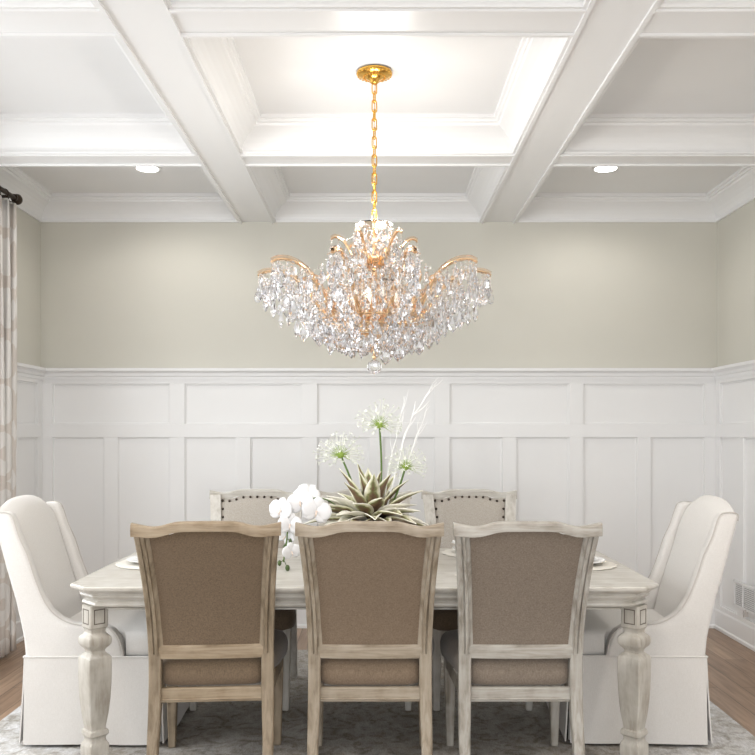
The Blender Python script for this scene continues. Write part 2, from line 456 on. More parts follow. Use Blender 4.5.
# ------------------------------------------------------------------ dining table
TC, TY, THL, THW = -0.05, 3.765, 1.135, 0.545
table = empty('dining_table', (TC, TY, RZ))
tag(table, 'long whitewashed wooden dining table with turned square legs and clipped corners', 'table')
Z = lambda z: z-RZ
def clip_ring(hx, hy, c, z):
    return [(-hx+c, -hy, z), (hx-c, -hy, z), (hx, -hy+c, z), (hx, hy-c, z), (hx-c, hy, z), (-hx+c, hy, z), (-hx, hy-c, z), (-hx, -hy+c, z)]
def stack(prof, c0=0.075):
    mb = MB(); mb.rings([clip_ring(THL-i, THW-i, c0, Z(z)) for i, z in prof]); return mb
b = stack([(0.035, 0.723), (0.026, 0.724), (0.024, 0.730), (0.018, 0.733), (0.012, 0.738), (0.010, 0.742), (0.002, 0.744), (0, 0.749), (0, 0.755), (0.004, 0.760)])
b.build('tabletop', M['table'], table, smooth=True, angle=25)
b = MB()
rs = []
for i, z in [(0.030, 0.724), (0.027, 0.716), (0.032, 0.708), (0.040, 0.703), (0.042, 0.697), (0.036, 0.692), (0.033, 0.684), (0.035, 0.679), (0.043, 0.676), (0.078, 0.675), (0.078, 0.668), (0.074, 0.666), (0.074, 0.660), (0.100, 0.660), (0.100, 0.724)]:
    rs.append(clip_ring(THL-i, THW-i, 0.075, Z(z)))
b.rings(rs, cap=False)
b.build('apron', M['table'], table, smooth=True, angle=25)
LEGP = [(0.074, 0.677), (0.074, 0.592), (0.070, 0.590), (0.062, 0.582), (0.060, 0.572), (0.066, 0.566), (0.080, 0.560), (0.092, 0.552), (0.095, 0.540),
        (0.094, 0.528), (0.084, 0.518), (0.068, 0.510), (0.058, 0.502), (0.058, 0.494), (0.070, 0.488), (0.086, 0.481), (0.094, 0.474), (0.0945, 0.44), (0.0945, 0.40), (0.092, 0.36),
        (0.087, 0.31), (0.078, 0.26), (0.068, 0.225), (0.062, 0.205), (0.062, 0.198), (0.074, 0.194), (0.079, 0.186), (0.078, 0.176), (0.066, 0.170), (0.062, 0.160),
        (0.066, 0.150), (0.078, 0.142), (0.082, 0.130), (0.082, 0.085), (0.076, 0.055), (0.066, 0.03), (0.060, RZ)]
b = MB()
rs = []
for w, z in LEGP:
    h = w/2*math.sqrt(2); e = 0.003
    rs.append([(h-e, -e, Z(z)), (h-e, e, Z(z)), (e, h-e, Z(z)), (-e, h-e, Z(z)), (-h+e, e, Z(z)), (-h+e, -e, Z(z)), (-e, -h+e, Z(z)), (e, -h+e, Z(z))])
b.rings(rs)
leg0 = b.build('leg', M['leg'], table, smooth=True, angle=30)
g = MB()   # dark glazed outline of the little square panels on each face of the block
for k in range(4):
    a = PI/4+k*PI/2; n_ = Vector((math.cos(a), math.sin(a), 0)); t_ = Vector((-math.sin(a), math.cos(a), 0))
    zc = 0.634; hw, hh, w = 0.023, 0.029, 0.004
    for (s0, s1, z0, z1) in ((-hw, hw, -hh, -hh+w), (-hw, hw, hh-w, hh), (-hw, -hw+w, -hh, hh), (hw-w, hw, -hh, hh)):
        c = []
        for d in (0.0360, 0.0378):
            for s_, z_ in ((s0, z0), (s1, z0), (s1, z1), (s0, z1)):
                p = n_*d+t_*s_; c.append((p.x, p.y, Z(zc+z_)))
        g.add(c, [(0,1,2,3), (4,5,6,7), (0,1,5,4), (1,2,6,5), (2,3,7,6), (3,0,4,7)])
panel0 = g.build('panel_moulding', M['glaze'], leg0); panel0['label'] = 'dark glazed square panel outline'
LX, LY = THL-0.091, THW-0.091
for i, (sx, sy) in enumerate(((-1, -1), (1, -1), (-1, 1), (1, 1))):
    lg = leg0 if i == 0 else copy_tree(leg0, table)
    lg.location = (sx*LX, sy*LY, 0)

# ------------------------------------------------------------------ side chairs  (local: back at -y, faces +y)
CY = [(0, -0.095), (0.10, -0.060), (0.20, -0.030), (0.30, -0.008), (0.40, 0.0), (0.50, -0.004), (0.60, -0.020), (0.70, -0.046), (0.80, -0.080), (0.90, -0.118), (1.03, -0.170)]
HX = [(0, 0.226), (0.2, 0.230), (0.4, 0.229), (0.55, 0.229), (0.7, 0.234), (0.8, 0.240), (0.9, 0.248), (1.0, 0.259), (1.03, 0.263)]
SW = [(0, 0.034), (0.3, 0.044), (0.4, 0.046), (0.6, 0.045), (1.03, 0.047)]
SD = [(0, 0.034), (0.35, 0.050), (0.5, 0.044), (1.03, 0.032)]
bow = lambda x: -0.016*(1-(x/0.25)**2)
def stile(mb, s, z0, z1, n=10, mould=False):
    """post section lofted up the curve; above the seat its rear face is moulded (flat, groove, bead, cove)"""
    rs = []
    for i in range(n+1):
        z = z0+(z1-z0)*i/n; h = interp(HX, z); w = interp(SW, z); d = interp(SD, z); y = interp(CY, z)
        if mould:
            w = w+0.010
            sec = [(0, d/2), (0, -d/2+0.004), (0.004, -d/2), (0.018, -d/2), (0.0195, -d/2+0.006), (0.0225, -d/2+0.006), (0.025, -d/2-0.002), (0.035, -d/2-0.002), (0.0375, -d/2+0.007), (0.0405, -d/2+0.007), (w, -d/2+0.016), (w, d/2)]
        else:
            sec = [(0, d/2-0.004), (0, -d/2+0.004), (0.004, -d/2), (w-0.004, -d/2), (w, -d/2+0.004), (w, d/2-0.004), (w-0.004, d/2), (0.004, d/2)]
        rs.append([(s*(h-a), y+c, z) for a, c in sec])
    mb.rings(rs)
def crest(u):   # top edge of the serpentine rail
    return interp([(0, 1.019), (0.32, 1.0185), (0.40, 1.017), (0.48, 1.0125), (0.56, 1.006), (0.63, 1.0015), (0.70, 1.000), (0.78, 1.0015), (0.90, 1.0075), (1.0, 1.013)], u)
def crest_lo(u):
    return interp([(0, 0.984), (0.30, 0.9835), (0.42, 0.980), (0.55, 0.970), (0.66, 0.963), (0.78, 0.962), (0.88, 0.965), (1.0, 0.966)], u)

def make_chair(wd, wh, fab, seatfab):
    r = empty('dining_chair')
    for s in (-1, 1):     # rear legs
        b = MB(); stile(b, s, 0, 0.395); b.build('leg', wd, r, smooth=True, angle=30)
    for s in (-1, 1):     # tapered front legs
        b = MB()
        b.rings([[(s*0.222+a*w, 0.455+c*w, z) for a, c in ((-1,-1),(1,-1),(1,1),(-1,1))] for z, w in ((0, 0.015), (0.05, 0.0165), (0.33, 0.024), (0.395, 0.025))])
        b.build('leg', wd, r, bevel=0.004, smooth=True)
    # seat apron
    b = MB()
    b.box(-0.19, 0.19, -0.014, 0.012, 0.332, 0.385)
    b.box(-0.186, 0.186, -0.019, 0.0, 0.340, 0.347)
    b.box(-0.225, 0.225, 0.450, 0.474, 0.335, 0.400)
    for s in (-1, 1):
        b.rings([[(s*0.195, 0.0, z), (s*0.219, 0.0, z), (s*0.243, 0.46, z), (s*0.219, 0.46, z)] for z in (0.335, 0.400)])
    b.build('seat_frame', wh, r, bevel=0.004, smooth=True)
    # cushion
    rs = []; n = 48
    def outline(k, z):
        out = []
        for j in range(n):
            a = 2*PI*j/n; ca, sa = math.cos(a), math.sin(a)
            e = 0.22
            u = math.copysign(abs(ca)**e, ca); v = math.copysign(abs(sa)**e, sa)
            y = 0.245+v*(0.250+k)
            hw = 0.192+ (0.262-0.192)*min(1, max(0, (y+0.0)/0.40)) + k
            y += 0.012*(1-u*u) if v > 0.5 else 0
            out.append((u*hw, y, z))
        return out
    for k, z in ((-0.03, 0.386), (-0.012, 0.387), (-0.002, 0.396), (0.004, 0.416), (0.006, 0.445), (0.0, 0.468), (-0.012, 0.484), (-0.035, 0.493), (-0.07, 0.498), (-0.12, 0.500)):
        rs.append(outline(k, z))
    b = MB(); b.rings(rs); b.build('seat', seatfab, r, smooth=True, angle=60)
    # back posts, lower rail, serpentine crest
    for s in (-1, 1):
        b = MB()
        stile(b, s, 0.394, 0.515, 6)
        stile(b, s, 0.508, 0.990, 14, True)
        b.build('back_post', wd, r, smooth=True, angle=30)
    def rail(zt, zl, th, hw, yz, n=28):
        rs = []; b = MB()
        for i in range(n+1):
            x = -hw+2*hw*i/n; u = abs(x)/hw; t, lo_ = zt(u), zl(u)
            y = yz + bow(x)
            rs.append([(x, y-th/2, lo_), (x, y-th/2-0.003, (lo_+t)/2), (x, y-th/2, t-0.006), (x, y-th/2+0.006, t), (x, y+th/2-0.006, t), (x, y+th/2, t-0.006), (x, y+th/2, lo_)])
        b.rings(rs); return b
    rail(crest, crest_lo, 0.036, 0.262, -0.160).build('crest_rail', wh, r, smooth=True, angle=30)
    rail(lambda u: 0.547, lambda u: 0.497, 0.026, 0.192, -0.004).build('lower_rail', wh, r, smooth=True, angle=30)
    # upholstered back, both faces
    rs = []; nz, nxx = 20, 16
    front, back = [], []
    b = MB(); grid = {}
    vs, fs = [], []
    for side in (0, 1):
        for i in range(nz+1):
            for j in range(nxx+1):
                z = 0.550+i/nz*(0.0); 
                u = -1+2*j/nxx
                zt = crest_lo(abs(u))+0.006
                z = 0.543+(zt-0.543)*i/nz
                hw = interp(HX, z)-interp(SW, z)-0.006
                x = u*hw; y = interp(CY, z)+bow(x)*(0.6+0.4*i/nz)
                e = (1-u**8)*(1-(2*i/nz-1)**8)
                y += (-0.002-0.004*e) if side == 0 else (0.006+0.022*e)
                vs.append((x, y, z))
    W = nxx+1; O = (nz+1)*W
    for i in range(nz):
        for j in range(nxx):
            a = i*W+j
            fs.append((a, a+1, a+W+1, a+W)); fs.append((O+a, O+a+W, O+a+W+1, O+a+1))
    for i in range(nz):
        fs.append((i*W, (i+1)*W, O+(i+1)*W, O+i*W)); fs.append((i*W+nxx, O+i*W+nxx, O+(i+1)*W+nxx, (i+1)*W+nxx))
    for j in range(nxx):
        fs.append((j, O+j, O+j+1, j+1)); fs.append((nz*W+j, nz*W+j+1, O+nz*W+j+1, O+nz*W+j))
    b.add(vs, fs); back = b.build('backrest', fab, r, smooth=True, angle=50)
    # nailheads round the front edge
    q = MB(); q.sphere((0, 0, 0), 0.0074, 8, 5); first = []
    def nail(x, z):
        if not first: o = q.build('nailhead', M['nail'], back, smooth=True); first.append(o)
        else: o = first[0].copy(); C.objects.link(o)
        o.location = (x, interp(CY, z)+bow(x)+0.016, z)
    for k in range(-5, 6):
        u = k/5; z = crest_lo(abs(u)*0.9)-0.006
        nail(u*(interp(HX, z)-interp(SW, z)-0.019), z)
    for s in (-1, 1):
        for k in range(1, 10):
            z = 0.958-k*0.043; nail(s*(interp(HX, z)-interp(SW, z)-0.019), z)
    return r

GRP = 'dining chairs along the long sides of the table'
ch0 = make_chair(M['wood_mid'], M['wood_mid_h'], M['taupe'], M['taupe'])
near_y = 3.185
ch0.location = (-0.028, near_y, RZ); tag(ch0, 'taupe linen dining chair on the near side, middle of the three seen from behind', 'chair', GRP)
c = copy_tree(ch0); c.location = (-0.616, near_y, RZ); c.rotation_euler.z = math.radians(4)
tag(c, 'browner taupe linen dining chair on the near side, beside the left skirted chair', 'chair', GRP)
recolor(c, M['wood_mid'], M['wood_warm']); recolor(c, M['wood_mid_h'], M['wood_warm_cast_h']); recolor(c, M['taupe'], M['taupe_warm_cast'])
c = copy_tree(ch0); c.location = (0.530, near_y, RZ)
tag(c, 'greyer whitewashed taupe linen dining chair on the near side, beside the right skirted chair', 'chair', GRP)
recolor(c, M['wood_mid'], M['wood_grey']); recolor(c, M['wood_mid_h'], M['wood_grey_cast_h']); recolor(c, M['taupe'], M['taupe_grey_cast'])
far_y = 4.56
f0 = None
for x, lab in ((-0.662, 'pale nailhead dining chair on the far side, left of the flowers and behind the orchids'),
               (-0.075, 'pale nailhead dining chair on the far side, mostly hidden behind the flower arrangement'),
               (0.505, 'pale nailhead dining chair on the far side, right of the flower arrangement')):
    c = copy_tree(ch0) if f0 is None else copy_tree(f0)
    if f0 is None:
        recolor(c, M['wood_mid'], M['wood_pale']); recolor(c, M['wood_mid_h'], M['wood_pale_h'])
        for q in c.children:
            if q.name.startswith('backrest'): q.data = q.data.copy(); q.data.materials[0] = M['sand']
        f0 = c
    c.location = (x, far_y, RZ); c.rotation_euler.z = PI
    tag(c, lab, 'chair', GRP)

# ------------------------------------------------------------------ end chairs (local: faces +x, back of skirt at x=0)
XRC = [(0.37, 0.012), (0.45, 0.006), (0.55, -0.012), (0.63, -0.030), (0.78, -0.073), (0.90, -0.104), (1.0, -0.128), (1.08, -0.146)]
SIDE = [(0.012, 0.387), (0.004, 0.47), (-0.012, 0.55), (-0.030, 0.63), (-0.073, 0.78), (-0.104, 0.90), (-0.124, 0.975), (-0.126, 0.998), (-0.112, 1.010), (-0.075, 1.012), (-0.050, 1.003), (-0.036, 0.975),
        (-0.012, 0.90), (0.020, 0.83), (0.050, 0.736), (0.085, 0.645), (0.120, 0.590), (0.160, 0.556), (0.205, 0.535), (0.255, 0.528), (0.305, 0.530), (0.350, 0.524),
        (0.385, 0.504), (0.408, 0.474), (0.422, 0.435), (0.430, 0.387)]
def make_end_chair():
    r = empty('slipcovered_chair'); fab = M['ivory']
    W2 = 0.290
    for s in (-1, 1):
        # side and wing: rounded slab following the swept outline
        rs = []
        cx_ = sum(p[0] for p in SIDE)/len(SIDE)
        def inset(d):
            out = []
            n = len(SIDE)
            for i, p in enumerate(SIDE):
                a, c = Vector(SIDE[i-1]), Vector(SIDE[(i+1) % n]); t = (c-a).normalized(); nrm = Vector((t.y, -t.x))
                q = Vector(p)+nrm*d
                if i in (0, n-1): q = Vector((p[0]+(d if i == 0 else -d), p[1]))
                out.append(q)
            return out
        for d, y in ((0.018, W2-0.058), (0.006, W2-0.055), (0.0, W2-0.046), (0.0, W2-0.010), (0.004, W2-0.003), (0.014, W2)):
            rs.append([(q.x, s*y, q.y) for q in inset(d)])
        b = MB(); b.rings(rs)
        w_ = b.build('wing', fab, r, smooth=True, angle=55)
        pts = [(q.x, s*(W2-0.002), q.y) for q in inset(0.001)[6:]]
        b = MB(); b.tube(catmull(pts, 3), 0.0028, 6); b.build('piping', M['piping'], w_, smooth=True)
    # backrest slab with arched top
    nz, ny = 18, 16; vs = []; fs = []
    def top(v): return 1.012+0.056*(1-abs(v)**2.6)
    for side in (0, 1):
        for i in range(nz+1):
            for j in range(ny+1):
                v = -1+2*j/ny; z = 0.385+(top(v)-0.385)*i/nz
                th = interp([(0.38, 0.095), (0.6, 0.085), (0.9, 0.075), (1.07, 0.055)], z)
                e = (1-abs(v)**6)*(1-max(0, (i/nz-0.8)/0.2)**3)
                x = interp(XRC, z)
                hw = W2-0.012 if side == 0 else 0.236
                if i >= nz-1: pass
                x = x-0.002-0.012*e if side == 0 else x+th+0.022*e-0.012
                if i == nz: x += 0.014 if side == 0 else -0.016
                vs.append((x, v*hw, z-(0.008 if i == nz and side == 1 else 0)))
    Wd = ny+1; O = (nz+1)*Wd
    for i in range(nz):
        for j in range(ny):
            a = i*Wd+j
            fs.append((a, a+1, a+Wd+1, a+Wd)); fs.append((O+a, O+a+Wd, O+a+Wd+1, O+a+1))
        fs.append((i*Wd, (i+1)*Wd, O+(i+1)*Wd, O+i*Wd)); fs.append((i*Wd+ny, O+i*Wd+ny, O+(i+1)*Wd+ny, (i+1)*Wd+ny))
    for j in range(ny):
        fs.append((j, O+j, O+j+1, j+1)); fs.append((nz*Wd+j, nz*Wd+j+1, O+nz*Wd+j+1, O+nz*Wd+j))
    b = MB(); b.add(vs, fs); b.build('backrest', fab, r, smooth=True, angle=70, sub=1)
    # seat: T cushion in front of the arms
    b = MB(); rs = []
    def seat(k, z):
        base = [(0.05, -0.225), (0.42, -0.225), (0.435, -0.275), (0.52, -0.280), (0.560, -0.272), (0.578, -0.235), (0.585, 0.0)]
        pts = base+[(x, -y) for x, y in reversed(base[:-1])]
        return [(0.3+(x-0.3)*k, y*k, z) for x, y in pts]
    for k, z in ((0.97, 0.385), (1.0, 0.392), (1.005, 0.42), (1.005, 0.45), (0.99, 0.475), (0.95, 0.488), (0.85, 0.494), (0.6, 0.498)): rs.append(seat(k, z))
    b.rings(rs); b.build('seat', fab, r, smooth=True, angle=60)
    # skirt: four flat panels, slightly flared, with a kick pleat at every corner
    b = MB(); z0, z1 = 0.012, 0.392; g_ = 0.004
    def panel(p0, p1, out, flare=0.014, n=14):
        p0, p1, out = Vector(p0), Vector(p1), Vector(out); rs = []
        for i in range(n+1):
            t = i/n; ripple = 0.004*math.sin(t*9.0+p0.x*7)
            rr = []
            for z, f in ((z1, 0), (0.26, 0.25), (0.13, 0.6), (z0+0.001*math.sin(t*7), 1)):
                q = p0.lerp(p1, t)+out*(flare*f+ripple*f); rr.append((q.x, q.y, z))
            for z, f in ((z0, 1), (0.13, 0.6), (0.26, 0.25), (z1, 0)):
                q = p0.lerp(p1, t)+out*(flare*f+ripple*f-0.006); rr.append((q.x, q.y, z))
            rs.append(rr)
        b.rings(rs)
    xb, xf, yw = 0.006, 0.590, 0.293
    panel((xb+g_, -yw, 0), (xf-g_, -yw, 0), (0, -1, 0)); panel((xb+g_, yw, 0), (xf-g_, yw, 0), (0, 1, 0))
    panel((xf, -yw+g_, 0), (xf, yw-g_, 0), (1, 0, 0)); panel((xb, -yw+g_, 0), (xb, yw-g_, 0), (-1, 0, 0), 0.022)
    for sx, x in ((-1, xb), (1, xf)):
        for sy in (-1, 1):      # inner flap of the pleat
            o = Vector((sx, sy, 0)).normalized()
            panel((x-sx*0.035, sy*(yw-0.010), 0), (x-sx*0.012, sy*(yw-0.035), 0), o, 0.012, 4)
    b.build('skirt', fab, r, smooth=True, angle=50)
    # seam cord above the skirt
    b = MB(); e = 0.001
    for P in ([(xb, -yw, 0.390), (xf, -yw, 0.390)], [(xf, -yw, 0.390), (xf, yw, 0.390)], [(xf, yw, 0.390), (xb, yw, 0.390)], [(xb, yw, 0.390), (xb, -yw, 0.390)]):
        b.tube(P, 0.0042, 6)
    b.build('seam_piping', fab, r, smooth=True)
    for sx in (0.05, 0.54):
        for sy in (-0.24, 0.24):
            b = MB(); b.rings([[(sx+a*w, sy+c_*w, z) for a, c_ in ((-1,-1),(1,-1),(1,1),(-1,1))] for z, w in ((0, 0.017), (0.345, 0.024))])
            b.build('leg', M['darkleg'], r)
    # cover board under the seat so it is a solid chair
    b = MB(); b.box(0.02, 0.57, -0.27, 0.27, 0.355, 0.388); b.build('seat_frame', M['darkleg'], r)
    for ch_ in r.children_recursive:      # settle the upper part a little lower
        if ch_.type == 'MESH' and not ch_.name.startswith('leg'):
            for v in ch_.data.vertices:
                z = v.co.z
                v.co.z = z*(1-0.028*min(1, z/0.39)) if z < 0.39 else z-0.011-0.008*(z-0.39)/0.6
    return r
ec = make_end_chair()
ec.location = (-1.508, 3.92, RZ); tag(ec, 'ivory skirted wingback chair at the left end of the table, beside the curtain', 'chair', 'skirted end chairs')
e2 = copy_tree(ec); e2.location = (1.416, 3.92, RZ); e2.rotation_euler.z = PI-math.radians(2)
tag(e2, 'ivory skirted wingback chair at the right end of the table, near the air vent', 'chair', 'skirted end chairs')

# ------------------------------------------------------------------ place settings
TZ = 0.7605
def setting(x, y, where, rz=0.0):
    b = MB(); R = 0.185; n = 72
    def ring(r, z, amp): return [(r*(1+amp*math.cos(18*2*PI*j/n))*math.cos(2*PI*j/n), r*(1+amp*math.cos(18*2*PI*j/n))*math.sin(2*PI*j/n), z) for j in range(n)]
    b.rings([ring(R*0.97, 0, 0.015), ring(R, 0.003, 0.022), ring(R*0.93, 0.0065, 0.01), ring(R*0.7, 0.005, 0), ring(0.02, 0.005, 0)])
    o = b.build('placemat', M['placemat'], smooth=True, loc=(x, y, TZ)); o.rotation_euler.z = rz
    tag(o, 'round scalloped cream placemat '+where, 'placemat', 'round placemats')
    z = TZ+0.0068
    b = MB(); b.lathe([(0.0, 0.0), (0.075, 0.0), (0.085, 0.004), (0.135, 0.016), (0.136, 0.019), (0.132, 0.0195), (0.085, 0.009), (0.07, 0.006), (0, 0.006)], 48)
    o = b.build('dinner_plate', M['plate'], smooth=True, loc=(x, y, z)); tag(o, 'white dinner plate '+where, 'plate', 'dinner plates')
    z2 = z+0.0065
    b = MB(); b.lathe([(0.0, 0.0), (0.05, 0.0), (0.06, 0.004), (0.098, 0.018), (0.100, 0.021), (0.096, 0.0215), (0.058, 0.010), (0.045, 0.006), (0, 0.006)], 40)
    o = b.build('salad_plate', M['plate'], smooth=True, loc=(x, y, z2)); tag(o, 'small white salad plate '+where, 'plate', 'salad plates')
    z3 = z2+0.0065
    # napkin pulled through a ring, both ends fanned
    root = empty('napkin', (x, y, z3), rz); tag(root, 'folded white napkin with a ring '+where, 'napkin', 'folded napkins')
    b = MB(); vs = []; fs = []; nu, nv = 12, 14
    for i in range(nu+1):
        t = -1+2*i/nu; wd = 0.012+0.055*abs(t)**1.1
        for j in range(nv+1):
            v = -1+2*j/nv
            vs.append((t*0.125, v*wd, 0.016+0.018*abs(t)+0.007*math.cos(v*3*PI)*min(1, abs(t)*2+0.3)))
    Wn = nv+1
    for i in range(nu):
        for j in range(nv): a = i*Wn+j; fs.append((a, a+1, a+Wn+1, a+Wn))
    b.add(vs, fs); b.build('cloth', M['napkin'], root, smooth=True, angle=180, solid=0.003)
    b = MB()
    pts = [(0, 0.019*math.cos(a), 0.019+0.016*math.sin(a)) for a in [2*PI*k/16 for k in range(17)]]
    b.tube(pts, 0.005, 6)
    for k in range(7):
        a = rnd.uniform(0, PI); d = Vector((rnd.uniform(-0.8, 0.8), math.cos(a), math.sin(a)+0.3)).normalized()
        p = Vector((0, 0.019*math.cos(a), 0.019+0.016*math.sin(a))); b.tube([p, p+d*0.028], [0.004, 0.0015], 5)
    b.build('napkin_ring', M['ring'], root, smooth=True)
setting(-0.975, 3.80, 'at the left end of the table', PI/2+0.2)
setting(0.865, 3.77, 'at the right end of the table', PI/2-0.3)
setting(0.495, 4.115, 'at the far right seat, before the nailhead chair', 0.15)
setting(0.50, 3.455, 'at the near right seat, behind the greyer chair', -0.1)

# ------------------------------------------------------------------ flowers
FX, FY, FZ = -0.03, 3.765, TZ
P = lambda x, y, d=3.765: Vector(((x-377)*d/855, d, 1.34-(y-433)*d/855))
b = MB(); b.lathe([(0.0, 0.0), (0.085, 0.0), (0.10, 0.01), (0.125, 0.08), (0.128, 0.13), (0.120, 0.18), (0.112, 0.18), (0.118, 0.13), (0.110, 0.08), (0.0, 0.03)], 40, lobes=0)
vase = b.build('flower_bowl', M['ceramic'], smooth=True, loc=(FX, FY, FZ)); tag(vase, 'low cream ceramic bowl holding the flower arrangement at the table centre', 'bowl')
b = MB(); b.lathe([(0, 0.05), (0.106, 0.09), (0.112, 0.155), (0.0, 0.165)], 30)
b.build('moss', M['darkgreen'], vase, smooth=True)

root = empty('succulent_rosette', (FX, FY, FZ+0.17)); tag(root, 'spiky cream, green and brown leaf rosette in the centre bowl', 'plant')
lr = random.Random(3)
def leaf(az, el, L_, w, tint, droop=0.4):
    d = Vector((math.cos(az)*math.cos(el), math.sin(az)*math.cos(el), math.sin(el)))
    side = Vector((-math.sin(az), math.cos(az), 0)); nrm = side.cross(d).normalized()
    if nrm.z < 0: nrm = -nrm
    n = 10; vs = []; fs = []; tn_ = []
    st = Vector((math.cos(az), math.sin(az), 0))*0.02
    for i in range(n+1):
        t = i/n; c_ = st+d*L_*t - Vector((0, 0, 1))*droop*L_*t*t*0.35*(math.cos(el))+nrm*0.03*math.sin(t*PI)*0.5
        ww = w*(0.35+1.0*math.sin(PI*min(1, t*0.93+0.04))**0.8)*(1-t**5)*0.62+0.0004
        for k, s in enumerate((-1, -0.5, 0, 0.5, 1)):
            vs.append(tuple(c_+side*ww*s + nrm*(abs(s)*ww*0.55)))
            tn_.append(min(1, max(0, tint+0.36*abs(s)**1.5+0.30*(t-0.35))))
    W_ = 5
    for i in range(n):
        for j in range(4): a = i*W_+j; fs.append((a, a+1, a+W_+1, a+W_))
    b = MB(); b.add(vs, fs)
    o = b.build('leaf', M['leaf'], root, smooth=True, angle=180, solid=0.0035)
    at = o.data.attributes.new('tint', 'FLOAT', 'POINT')
    for i, t in enumerate(tn_): at.data[i].value = t
    return o
k = 0
for ring_, (cnt, el, L_, w) in enumerate(((14, 0.12, 0.255, 0.046), (15, 0.40, 0.260, 0.048), (11, 0.72, 0.25, 0.046), (8, 1.05, 0.27, 0.042), (4, 1.36, 0.27, 0.034))):
    for i in range(cnt):
        az = 2*PI*(i+0.37*ring_)/cnt+lr.uniform(-0.15, 0.15)
        leaf(az, el+lr.uniform(-0.12, 0.12), L_*lr.uniform(0.82, 1.12), w*lr.uniform(0.85, 1.15), lr.choice((-0.02, 0.03, 0.1, 0.3, 0.5)), 0.3)

def allium(head, base, r, label):
    t = empty('allium_flower', base); tag(t, label, 'flower', 'allium flowers in the bowl')
    h = Vector(head)-Vector(base)
    mid = h*0.55+Vector((0.010, 0, 0.0))
    b = MB(); b.tube(catmull([(0, 0, 0), tuple(mid), tuple(h)], 8), [0.0045]*17, 8); b.build('stem', M['green'], t, smooth=True)
    b = MB(); b.sphere(h, 0.016, 10, 8)
    rr = random.Random(int(r*1000)); dirs = []
    for i in range(64):
        z = 1-2*(i+0.5)/64*0.80; a = i*2.39996; q = math.sqrt(max(0, 1-z*z))
        dirs.append((Vector((q*math.cos(a), q*math.sin(a), z*0.85))+h.normalized()*0.1).normalized())
    for d in dirs:
        L_ = r*rr.uniform(0.72, 1.0); b.tube([h, h+d*L_*0.55], 0.0009, 4)
    b.build('flower_core', M['allium_core'], t, smooth=True)
    b = MB()
    for d in dirs:
        L_ = r*rr.uniform(0.75, 1.22); tip = h+d*L_
        u = d.orthogonal().normalized(); w = d.cross(u)
        b.tube([h+d*L_*0.52, tip], 0.0012, 4)
        for k in range(5):
            a = 2*PI*k/5+rr.random(); e = (u*math.cos(a)+w*math.sin(a)); f = e.cross(d)
            p0, p1 = tip, tip+e*0.012+d*0.008; m0 = (p0+p1)/2
            b.add([p0, m0+f*0.0022, p1, m0-f*0.0022], [(0, 1, 2, 3)])
    b.build('florets', M['allium'], t)
base = Vector((FX, FY, FZ+0.18))
allium(P(379, 425), base+Vector((0.035, 0.0, 0)), 0.092, 'tallest white allium flower, upright at the centre of the arrangement')
allium(P(340, 455), base+Vector((-0.03, -0.01, 0)), 0.100, 'white allium flower leaning left above the orchids')
allium(P(405, 467), base+Vector((0.05, 0.01, 0)), 0.080, 'small white allium flower leaning right below the bare twigs')

# bare white branches
def branch(pts, r0, seed, label):
    rr = random.Random(seed); t = empty('white_branch', pts[0]); tag(t, label, 'branch', 'white twigs in the arrangement')
    o = Vector(pts[0]); b = MB()
    main = [Vector(p)-o for p in catmull([tuple(p) for p in pts], 5)]
    n = len(main); main = [p+Vector((rr.uniform(-.004, .004), rr.uniform(-.004, .004), 0)) if 0 < i < n-1 else p for i, p in enumerate(main)]
    b.tube(main, [r0*(1-0.75*i/(n-1)) for i in range(n)], 6)
    for k in range(7):
        i = rr.randint(int(n*0.25), n-2); p = main[i]; d = (main[i+1]-main[i]).normalized()
        e = (d+Vector((rr.uniform(-.7, .7), rr.uniform(-.7, .7), rr.uniform(-.1, .5)))).normalized()
        L_ = rr.uniform(0.05, 0.12); q = p+e*L_*0.5+Vector((rr.uniform(-.01, .01), 0, 0.005))
        b.tube([p, q, p+e*L_+Vector((0, 0, 0.012))], [r0*0.5, r0*0.4, r0*0.2], 5)
    b.build('twig', M['twig'], t, smooth=True)
branch([base+Vector((0.05, 0.0, 0)), P(396, 470), P(408, 425, 3.78), P(434, 384, 3.80)], 0.0046, 1, 'thickest bare white branch, rising furthest up right of the tall allium')
branch([base+Vector((0.045, 0.03, 0)), P(388, 470, 3.8), P(397, 430, 3.83), P(405, 396, 3.85)], 0.0034, 2, 'thin bare white branch rising nearest the tall allium')
branch([base+Vector((0.06, 0.02, 0)), P(404, 470, 3.8), P(418, 432, 3.82), P(428, 404, 3.84)], 0.0034, 5, 'thin bare white branch spreading furthest right')

